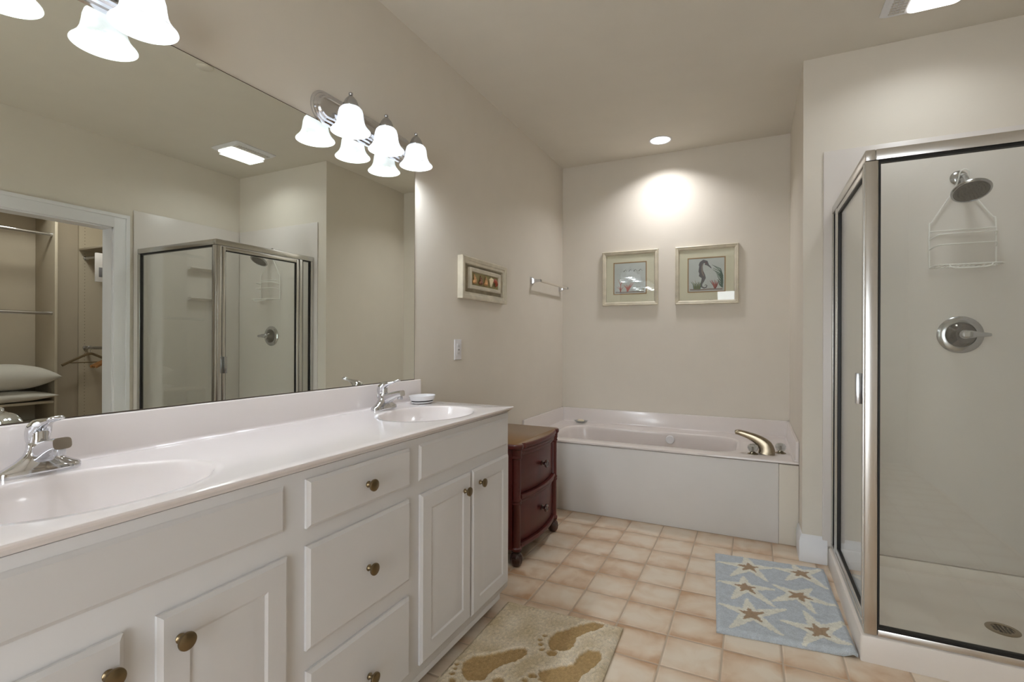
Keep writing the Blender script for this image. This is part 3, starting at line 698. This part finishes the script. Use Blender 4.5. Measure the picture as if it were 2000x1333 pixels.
tag(link('bar_of_soap', MB().loft([ell(0.20, 4.052, .030 * s, .018 * s, 24, ZD + .0125 + z) for s, z in ((.7, 0), (.95, .003), (1, .008), (.92, .013), (.6, .016))]), SOAP), 'pale bar of soap in the clear dish on the tub ledge', 'soap')

# ------------------------------------------------------------------ shower
pan = thing('shower_pan', 'cream shower pan with raised curb in the right corner', 'shower pan', (2.36, 2.66, 0))
XB, YB3, ZC = 1.871, 2.222, 0.098
def pr_(l, f, r_, b, z, rad=.012): return [p + Vector((0, 0, z)) for p in rrect(XB + l, XR - .002 - r_, YB3 + f, Y2 - .002 - b, rad, 4)]
w = MB().loft([pr_(0, 0, 0, 0, .0005, .008), pr_(0, 0, 0, 0, ZC - .010, .008), pr_(.003, .003, 0, 0, ZC - .003, .008), pr_(.010, .010, .0, .0, ZC, .006), pr_(.062, .062, .018, .018, ZC, .03), pr_(.068, .068, .022, .022, ZC - .008, .035), pr_(.078, .078, .03, .03, .05, .05), pr_(.10, .10, .05, .05, .036, .06), pr_(.35, .28, .25, .30, .0325, .10)])
link('pan_shell', w, SURR, pan, angle=35)
w = MB().lathe([(.0001, 0), (.054, 0), (.054, .002), (.050, .0035), (.036, .0035), (.036, .002), (.0001, .002)], (2.412, 2.645, .0326), 40)
dr = link('drain', w, NICKEL, pan)
w = MB()
for i in range(-2, 3):
    for j in range(-2, 3):
        if abs(i) + abs(j) < 4: w.box(2.412 + i * .0125 - .0045, 2.412 + i * .0125 + .0045, 2.645 + j * .0125 - .0045, 2.645 + j * .0125 + .0045, .0347, .0355)
link('drain_hole', w, BLACK, dr)

sur = thing('shower_surround', 'cream moulded shower wall panels rising above the glass enclosure', 'shower surround', (2.4, 2.7, 0))
ZP = 2.19
w = MB().box(1.845, XR - .0105, Y2 - .010, Y2 - .0005, ZC + .002, ZP, .003); link('wall_panel', w, SURRW, sur)
w = MB().box(XR - .010, XR - .0005, 2.208, Y2 - .0105, ZC + .002, ZP, .003)
link('wall_panel', w, SURRW, sur)
for z in (1.52, 1.78):
    w = MB().loft([[Vector((XR - .0101 - d, y, z + zz)) for d, zz in ((0, 0), (.045, .012), (.05, .02), (.045, .026), (0, .026))] for y in (2.62, 2.84)])
    link('moulded_shelf', w, SURRW, sur)

en = thing('shower_enclosure', 'polished aluminium framed glass shower enclosure with side door', 'shower enclosure', (2.3, 2.6, ZC))
T = .032
w = MB(); w.box(XS, XS + T, Y3, Y2 - .012, ZH - .040, ZH, .004); w.box(XS + T, XR - .013, Y3, Y3 + T, ZH - .040, ZH, .004); link('header', w, ALU, en)
w = MB(); w.box(XS, XS + T, Y3 + .045, Y2 - .012, ZC + .001, ZC + .026, .003); w.box(XS + .042, XR - .013, Y3, Y3 + T, ZC + .001, ZC + .026, .003); link('bottom_track', w, ALU, en)
w = MB(); w.box(XS, XS + .041, Y3, Y3 + .044, ZC + .001, ZH - .041, .004); w.box(XS - .004, XS, Y3 + .014, Y3 + .020, ZC + .03, ZH - .045); link('corner_post', w, ALU, en)
w = MB(); w.box(XS, XS + T, Y2 - .044, Y2 - .012, ZC + .027, ZH - .041, .004); link('wall_jamb', w, ALU, en)
w = MB(); w.box(XR - .045, XR - .012, Y3, Y3 + T, ZC + .027, ZH - .041, .004); link('wall_jamb', w, ALU, en)
w = MB(); w.box(XS, XS + T, 2.945, 2.978, ZC + .027, ZH - .041, .004); link('hinge_post', w, ALU, en)
# front pane
gx0, gx1, gz0, gz1 = XS + .042, XR - .046, ZC + .027, ZH - .041
link('front_glass', MB().box(gx0 + .002, gx1 - .002, Y3 + .012, Y3 + .018, gz0 + .002, gz1 - .002), ENCL, en)
w = MB(); w.box(gx0, gx0 + .006, Y3 + .004, Y3 + .026, gz0, gz1); w.box(gx1 - .006, gx1, Y3 + .004, Y3 + .026, gz0, gz1); w.box(gx0 + .006, gx1 - .006, Y3 + .004, Y3 + .026, gz0, gz0 + .008); w.box(gx0 + .006, gx1 - .006, Y3 + .004, Y3 + .026, gz1 - .009, gz1)
link('gasket', w, BLACK, en)
# narrow fixed pane
link('fixed_glass', MB().box(XS + .012, XS + .018, 2.980, Y2 - .046, gz0 + .002, gz1 - .002), ENCL, en)
w = MB(); w.box(XS + .004, XS + .026, 2.9785, 2.984, gz0, gz1); w.box(XS + .004, XS + .026, Y2 - .050, Y2 - .0445, gz0, gz1); w.box(XS + .004, XS + .026, 2.984, Y2 - .05, gz1 - .007, gz1); link('gasket', w, BLACK, en)
# door
d0, d1, dz0, dz1 = Y3 + .049, 2.940, ZC + .032, ZH - .046
w = MB(); w.box(XS + .002, XS + .028, d0, d0 + .024, dz0, dz1, .003); w.box(XS + .002, XS + .028, d1 - .024, d1, dz0, dz1, .003); w.box(XS + .002, XS + .028, d0 + .024, d1 - .024, dz1 - .026, dz1, .003); w.box(XS + .002, XS + .028, d0 + .024, d1 - .024, dz0, dz0 + .026, .003)
dr = link('door', w, ALU, en)
link('door_glass', MB().box(XS + .012, XS + .018, d0 + .025, d1 - .025, dz0 + .027, dz1 - .027), ENCL, dr)
w = MB()
w.box(XS + .006, XS + .024, d0 + .0245, d0 + .028, dz0 + .028, dz1 - .028); w.box(XS + .006, XS + .024, d1 - .028, d1 - .0245, dz0 + .028, dz1 - .028); w.box(XS + .006, XS + .024, d0 + .028, d1 - .028, dz1 - .0315, dz1 - .0265); w.box(XS + .006, XS + .024, d0 + .028, d1 - .028, dz0 + .0265, dz0 + .031)
link('gasket', w, BLACK, dr)
w = MB(); w.box(XS - .016, XS + .0015, d0 + .002, d0 + .007, .945, 1.062, .001); w.box(XS - .019, XS - .013, d0 + .002, d0 + .024, .945, 1.062, .002); w.box(XS + .0285, XS + .046, d0 + .004, d0 + .010, .945, 1.062, .001); w.box(XS + .043, XS + .048, d0 + .004, d0 + .026, .945, 1.062, .002)
link('pull_handle', w, SATIN, dr)

YW = Y2 - .0105
sh = thing('showerhead', 'round chrome shower head on a short arm high on the shower wall', 'shower head', (2.405, YW, 1.975))
w = MB().lathe([(.0001, .012), (.016, .012), (.028, .008), (.034, .002), (.034, 0), (.0001, 0)], (2.400, YW - .0002, 1.975), 28, '-Y'); link('flange', w, SATIN, sh)
w = MB().tube([(2.400, YW - .010, 1.975), (2.401, YW - .045, 1.974), (2.404, YW - .075, 1.955), (2.406, YW - .098, 1.925)], .0095, 14, smooth=4); link('arm', w, SATIN, sh)
hd = Vector((.02, -.50, -.86)).normalized(); c = Vector((2.408, 2.968, 1.880)); M = hd.to_track_quat('Z', 'Y').to_matrix()
w = MB().lathe([(.0001, -.062), (.011, -.062), (.014, -.050), (.016, -.042), (.012, -.034), (.020, -.026), (.045, -.016), (.066, -.008), (.0735, .001), (.0735, .006), (.069, .010), (.064, .009), (.062, .006), (.0001, .006)], c, 48, M=M); link('head', w, SATIN, sh)
w = MB().lathe([(.0001, .0065), (.061, .0065), (.060, .0095), (.020, .0105), (.0001, .0105)], c, 48, M=M)
for rr_, nn in ((.012, 6), (.024, 12), (.036, 18), (.048, 24)):
    for k in range(nn):
        a = 2 * PI * k / nn; w.lathe([(.0022, .0095), (.0018, .0125), (.0001, .0127)], c + M @ Vector((rr_ * math.cos(a), rr_ * math.sin(a), 0)), 6, M=M)
link('spray_face', w, mat('spray_face_grey', (96, 92, 86), 0.45, 0.3), sh)

cd = thing('shower_caddy', 'white wire shower caddy hanging from the shower head arm', 'shower caddy', (2.41, YW, 1.55))
yw = YW - .012; r_ = .0032
w = MB().tube([(2.287, yw, 1.545), (2.286, yw, 1.745), (2.300, yw, 1.775), (2.372, yw - .004, 1.905), (2.384, yw - .03, 1.945), (2.388, yw - .05, 1.985), (2.402, yw - .052, 1.9955), (2.418, yw - .05, 1.985), (2.424, yw - .03, 1.945), (2.438, yw - .004, 1.905), (2.515, yw, 1.782), (2.532, yw, 1.75), (2.533, yw, 1.545)], r_, 8, smooth=5); link('wire_frame', w, WIRE, cd)
w = MB()
w.tube([(2.287, yw, 1.722), (2.533, yw, 1.722)], r_ * .9, 8)
for z in (1.690, 1.640): w.tube([(2.287, yw - .002, z - .008), (2.300, yw - .05, z + .002), (2.33, yw - .075, z + .004), (2.49, yw - .075, z + .004), (2.52, yw - .05, z + .002), (2.533, yw - .002, z - .004)], r_ * .9, 8, smooth=4)
link('shelf_rail', w, WIRE, cd)
w = MB(); w.tube([(2.287, yw, 1.545), (2.287, yw - .085, 1.545), (2.30, yw - .10, 1.545), (2.52, yw - .10, 1.545), (2.533, yw - .085, 1.545), (2.533, yw, 1.545)], r_, 8); w.tube([(2.287, yw, 1.545), (2.533, yw, 1.545)], r_, 8)
for k in range(1, 13): x = 2.287 + k * .246 / 13; w.tube([(x, yw, 1.545), (x, yw - .10, 1.545)], .0018, 6)
w.tube([(2.335, yw - .10, 1.545), (2.355, yw - .11, 1.528), (2.47, yw - .11, 1.528), (2.49, yw - .10, 1.545)], r_ * .9, 8, smooth=3)
link('basket', w, WIRE, cd)

vv = thing('shower_valve', 'round chrome shower valve with a lever handle on the shower wall', 'shower valve', (2.407, YW, 1.218))
w = MB().lathe([(.0001, .010), (.058, .010), (.060, .014), (.066, .013), (.084, .008), (.089, .003), (.089, 0), (.0001, 0)], (2.407, YW - .0002, 1.218), 56, '-Y'); link('escutcheon', w, SATIN, vv)
w = MB().lathe([(.0001, .058), (.018, .057), (.026, .048), (.032, .034), (.050, .022), (.057, .0145), (.0001, .0145)], (2.407, YW - .0002, 1.218), 40, '-Y'); link('dome', w, mat('dark_chrome', (96, 92, 88), 0.14, 1.0), vv)
w = MB().lathe([(.0001, .080), (.014, .078), (.021, .070), (.022, .0585), (.0001, .0585)], (2.407, YW - .0002, 1.218), 28, '-Y')
w.tube([(2.400, YW - .072, 1.218), (2.425, YW - .075, 1.219), (2.455, YW - .073, 1.218), (2.485, YW - .070, 1.217), (2.500, YW - .069, 1.217)], .01, 18, smooth=4, sec=[(.022, .036), (.020, .036), (.015, .024), (.012, .020), (.008, .012)]); link('lever', w, SATIN, vv)

# ------------------------------------------------------------------ bath mats
def seg_d(p, a, b):
    d = (b[0] - a[0], b[1] - a[1]); L2 = d[0] ** 2 + d[1] ** 2
    t = max(0, min(1, ((p[0] - a[0]) * d[0] + (p[1] - a[1]) * d[1]) / L2))
    return math.hypot(p[0] - a[0] - d[0] * t, p[1] - a[1] - d[1] * t), t
def inpoly(p, P):
    ins = False; j = len(P) - 1
    for i in range(len(P)):
        if (P[i][1] > p[1]) != (P[j][1] > p[1]) and p[0] < (P[j][0] - P[i][0]) * (p[1] - P[i][1]) / (P[j][1] - P[i][1]) + P[i][0]: ins = not ins
        j = i
    return ins
def polyd(p, P): return min(seg_d(p, P[i], P[i - 1])[0] for i in range(len(P)))
def mix(a, b, t): return tuple(x + (y - x) * t for x, y in zip(a, b))
def sm(a, b, x): t = max(0, min(1, (x - a) / (b - a))); return t * t * (3 - 2 * t)
def mat_mesh(name, label, corners, nu, nv, func, m):
    """corners: near-left, near-right, far-right, far-left on the floor; func(x, y, u, v) -> (height, colour)"""
    bm = bmesh.new(); lay = bm.verts.layers.float_color.new('dye')
    A, B, C_, D = [Vector((p[0], p[1])) for p in corners]
    V = []
    for i in range(nu + 1):
        row = []
        for j in range(nv + 1):
            u, v = i / nu, j / nv
            p = A * (1 - u) * (1 - v) + B * u * (1 - v) + C_ * u * v + D * (1 - u) * v
            h, col = func(p.x, p.y, u, v)
            vt = bm.verts.new((p.x, p.y, h)); vt[lay] = tuple(col) + (1,); row.append(vt)
        V.append(row)
    for i in range(nu):
        for j in range(nv): bm.faces.new((V[i][j], V[i + 1][j], V[i + 1][j + 1], V[i][j + 1]))
    loop = [V[i][0] for i in range(nu)] + [V[nu][j] for j in range(nv)] + [V[i][nv] for i in range(nu, 0, -1)] + [V[0][j] for j in range(nv, 0, -1)]
    lo = []
    for v in loop:
        b_ = bm.verts.new((v.co.x, v.co.y, max(.001, v.co.z - .012))); b_[lay] = tuple(x * .92 for x in v[lay][:3]) + (1,); lo.append(b_)
    for i in range(len(loop)): j = (i + 1) % len(loop); bm.faces.new((loop[j], loop[i], lo[i], lo[j]))
    bm.faces.new(lo)
    bmesh.ops.recalc_face_normals(bm, faces=bm.faces)
    me = bpy.data.meshes.new(name); bm.to_mesh(me); bm.free(); me.materials.append(m)
    me.polygons.foreach_set('use_smooth', [True] * len(me.polygons)); me.set_sharp_from_angle(angle=R(70))
    o = bpy.data.objects.new(name, me); COL.objects.link(o); return tag(o, label, 'bath mat')
STARS = [((1.497, 2.852), [(1.476, 2.981), (1.347, 2.843), (1.414, 2.702), (1.574, 2.718), (1.603, 2.886)]), ((1.732, 2.888), [(1.701, 2.978), (1.608, 2.894), (1.66, 2.771), (1.828, 2.756), (1.829, 2.972)]), ((1.481, 2.612), [(1.471, 2.712), (1.364, 2.62), (1.431, 2.465), (1.596, 2.47), (1.601, 2.639)]), ((1.701, 2.632), [(1.761, 2.728), (1.603, 2.688), (1.593, 2.521), (1.752, 2.489), (1.849, 2.586)]), ((1.505, 2.359), [(1.488, 2.488), (1.381, 2.393), (1.432, 2.212), (1.618, 2.242), (1.64, 2.465)]), ((1.753, 2.339), [(1.714, 2.484), (1.619, 2.361), (1.691, 2.22), (1.849, 2.263), (1.861, 2.471)])]
def L3(t): return (lin(t[0]), lin(t[1]), lin(t[2]))
BLUE, CREAM, TAN = L3((194, 201, 207)), L3((232, 230, 218)), L3((172, 148, 122))
def blue_f(x, y, u, v):
    q = (x + .006 * noise.noise((x * 90, y * 90, 0)), y + .006 * noise.noise((x * 90, y * 90, 5)))
    best = -1; core = -1
    for c, tips in STARS:
        if abs(q[0] - c[0]) > .2 or abs(q[1] - c[1]) > .2: continue
        for tp in tips:
            d, t = seg_d(q, c, tp); best = max(best, (.030 * (1 - t) ** 1.0 + .007) - d)
            e = (c[0] + (tp[0] - c[0]) * .36, c[1] + (tp[1] - c[1]) * .36); d, t = seg_d(q, c, e); core = max(core, (.017 * (1 - t) + .004) - d)
    k = sm(-.0025, .0025, best); k2 = sm(-.002, .002, core)
    col = mix(mix(BLUE, CREAM, k), TAN, k2)
    nz = noise.noise((x * 40, y * 40, 1)); col = tuple(a * (1 + .10 * nz + .09 * noise.noise((x * 150, y * 150, 9))) for a in col)
    ed = min(u, v, 1 - u, 1 - v)
    h = .009 + .009 * sm(0, .03, ed) + .0016 * nz + .0022 * noise.noise((x * 160, y * 160, 2)) - .002 * k + .0012 * noise.noise((x * 380, y * 380, 3))
    h += .016 * sm(.86, 1.0, u) * sm(.16, 0.0, v) * (1 - .6 * sm(.965, 1, u)) + .006 * sm(.90, 1, u) * (.5 + .5 * math.sin(v * 17))
    return h, col
mat_mesh('bath_mat', 'pale blue bath mat with cream starfish beside the shower curb', [(1.380, 2.175), (1.866, 2.228), (1.840, 3.008), (1.326, 2.971)], 130, 210, blue_f, pile_material('blue_tufted_pile', scale=420))
SOLES = [[(0.961, 2.019), (0.926, 2.011), (0.879, 1.96), (0.803, 1.862), (0.798, 1.802), (0.822, 1.751), (0.867, 1.754), (0.895, 1.786), (0.899, 1.827), (0.891, 1.864), (0.908, 1.897), (0.958, 1.964), (0.968, 1.995)], [(0.753, 1.709), (0.734, 1.719), (0.705, 1.701), (0.645, 1.634), (0.584, 1.589), (0.57, 1.54), (0.595, 1.492), (0.635, 1.464), (0.686, 1.489), (0.684, 1.535), (0.703, 1.584), (0.747, 1.641), (0.76, 1.683)], [(1.011, 1.806), (0.993, 1.823), (0.957, 1.813), (0.936, 1.769), (0.929, 1.702), (0.878, 1.663), (0.835, 1.622), (0.852, 1.572), (0.915, 1.567), (0.973, 1.607), (0.981, 1.667), (1.007, 1.733), (1.016, 1.787)]]
TOES = [(0.839, 1.733, 0.021), (0.799, 1.736, 0.012), (0.783, 1.763, 0.011), (0.77, 1.788, 0.010), (0.775, 1.823, 0.011), (0.557, 1.523, 0.010), (0.563, 1.499, 0.010), (0.568, 1.472, 0.010), (0.588, 1.445, 0.013), (0.825, 1.585, 0.016), (0.81, 1.552, 0.012), (0.731, 1.511, 0.020)]
SAND, SAND2, PRINT = L3((204, 187, 154)), L3((228, 216, 194)), L3((178, 150, 106))
def tan_f(x, y, u, v):
    q = (x + .005 * noise.noise((x * 60, y * 60, 0)), y + .005 * noise.noise((x * 60, y * 60, 5)))
    s = -1
    for P in SOLES:
        d = polyd(q, P); s = max(s, d if inpoly(q, P) else -d)
    for tx, ty, tr in TOES: s = max(s, tr - math.hypot(q[0] - tx, q[1] - ty))
    k = sm(-.002, .003, s)
    nz = noise.noise((x * 12, y * 12, 4)); fine = noise.noise((x * 110, y * 70, 2))
    base = mix(SAND, SAND2, max(0, min(1, .5 + .9 * nz + .25 * (u - .5))))
    rim = sm(.012, .004, abs(s + .006))
    col = mix(mix(base, PRINT, k), SAND2, .5 * rim * (1 - k)); col = tuple(a * (1 + .24 * fine) for a in col)
    ed = min(u, v, 1 - u, 1 - v)
    h = .010 + .010 * sm(0, .03, ed) - .006 * k + .002 * rim + .0028 * fine + .0016 * noise.noise((x * 320, y * 320, 3))
    return h, col
mat_mesh('bath_mat', 'tan shaggy bath mat with bare footprints in front of the vanity', [(0.535, 1.17), (1.062, 1.17), (1.036, 2.027), (0.524, 2.005)], 130, 210, tan_f, pile_material('tan_shag_pile', bump=1.0, scale=300))

# ------------------------------------------------------------------ closet seen in the mirror
cs = thing('closet_shelving', 'beige closet shelving tower with two hanging rods, seen in the mirror through the doorway', 'closet shelving', (3.96, 1.6, 0))
for y in (1.08, 2.098): link('side_panel', MB().box(3.80, 4.138, y, y + .019, 0.001, 2.42, .001), CLOS, cs)
for z in (.665, .49, .10): link('shelf', MB().box(3.81, 4.13, 1.10, 2.0975, z - .019, z, .001), CLOS, cs)
link('shelf', MB().box(3.81, 4.13, 1.10, 2.0975, 2.30, 2.319, .001), CLOS, cs)
for z in (2.068, 1.402): link('hanging_rod', MB().tube([(3.845, 1.0995, z), (3.845, 2.0975, z)], .015, 14), CHROME, cs)
c2 = thing('closet_hanging_unit', 'beige drilled closet panel with shelf and two rods, right end of the mirrored closet', 'closet shelving', (3.9, 2.5, 0))
w = MB().box(4.118, 4.137, 2.40, 2.748, 0.001, 2.42); w.use(1)
for k in range(70): w.lathe([(.0001, 0), (.003, 0), (.003, .001), (.0001, .001)], (4.1168, 2.445, .3 + k * .030), 6, 'X')
link('side_panel', w, [CLOS, DARK], c2)
link('shelf', MB().box(3.05, 4.1165, 2.40, 2.745, 2.005, 2.024, .001), CLOS, c2)
for z in (1.94, 1.105):
    r = link('hanging_rod', MB().tube([(3.10, 2.45, z), (4.105, 2.45, z)], .014, 14), SATIN, c2)
    link('rod_flange', MB().lathe([(.0001, -.012), (.018, -.012), (.021, 0), (.0001, 0)], (4.1175, 2.45, z), 18, 'X'), CHROME, r)
def pillow(cx, cy, z0, lx, ly, h, label):
    def f(sgn):
        def g(i, j):
            u, v = -1 + 2 * i / 28, -1 + 2 * j / 28
            k = ((1 - abs(u) ** 2.4) * (1 - abs(v) ** 2.4)) ** .5
            px = u * lx / 2 * (1 - .07 * (1 - v * v)) ; py = v * ly / 2 * (1 - .07 * (1 - u * u))
            z = sgn * h / 2 * k + .006 * noise.noise((u * 3 + cx, v * 3, z0 * 9)) * k
            return Vector((cx + px, cy + py, z0 + (h * .5) + (z if sgn > 0 else max(z, -h * .5 + .001))))
        return g
    w = MB().grid(f(1), 28, 28).grid(f(-1), 28, 28)
    bmesh.ops.remove_doubles(w.bm, verts=w.bm.verts, dist=1e-4)
    return tag(link('pillow', w, LINEN, angle=80), label, 'pillow', 'pillows in the closet')
pillow(3.93, 1.78, .667, .40, .66, .095, 'flat white pillow on the closet shelf, lower of two seen in the mirror')
pillow(3.925, 1.795, .7635, .41, .66, .215, 'plump white pillow on top of another in the closet, seen in the mirror')
def hanger(x, y, z, m, label, half=.21):
    t = thing('clothes_hanger', label, 'hanger', (x, y, z), 'clothes hangers')
    w = MB(); c = Vector((x, y, z))
    w.tube([c + Vector((0, -half, -.155)), c + Vector((0, -half * .55, -.105)), c + Vector((0, -.03, -.062)), c + Vector((0, 0, -.056)), c + Vector((0, .03, -.062)), c + Vector((0, half * .55, -.105)), c + Vector((0, half, -.155))], .01, 12, smooth=4, sec=[(.012, .024), (.012, .022), (.013, .022), (.013, .024), (.013, .022), (.012, .022), (.012, .024)])
    w.tube([c + Vector((0, -half * .8, -.134)), c + Vector((0, half * .8, -.134))], .005, 8)
    link('shoulder', w, m, t)
    link('hook', MB().tube([c + Vector((0, 0, -.05)), c + Vector((0, .002, -.02))] + [c + Vector((0, .0185 * math.sin(a), .0185 * math.cos(a) - .0008)) for a in [R(150 - 24 * k) for k in range(11)]], .0018, 8), CHROME, t)
    return t
hanger(4.03, 2.45, 1.105, HANGD, 'dull brown hanger alone on the lower closet rod, near the drilled panel')
for k, x in enumerate((3.47, 3.51, 3.55)): hanger(x, 2.45, 1.105, HANG, ('first', 'second', 'third')[k] + ' of the bunched orange wood hangers on the lower closet rod, from the door')
hanger(3.47, 2.45, 1.94, HANG, 'orange wood hanger on the upper closet rod beside the white packet')
pk = thing('hanging_packet', 'white packet with grey windows hanging from the upper closet rod', 'packet', (3.40, 2.36, 1.80))
link('packet_body', MB().box(3.385, 3.405, 2.20, 2.42, 1.66, 1.90, .006), PLAST, pk)
w = MB(); w.box(3.4052, 3.4065, 2.222, 2.275, 1.70, 1.78, .0005); w.box(3.4052, 3.4065, 2.222, 2.275, 1.80, 1.84, .0005); w.box(3.3835, 3.3848, 2.222, 2.275, 1.70, 1.78, .0005); link('packet_window', w, PLASTG, pk)
link('packet_loop', MB().tube([(3.395, 2.40, 1.895), (3.395, 2.425, 1.94), (3.395, 2.45, 1.957), (3.395, 2.468, 1.94)], .002, 6, smooth=4), PLAST, pk)
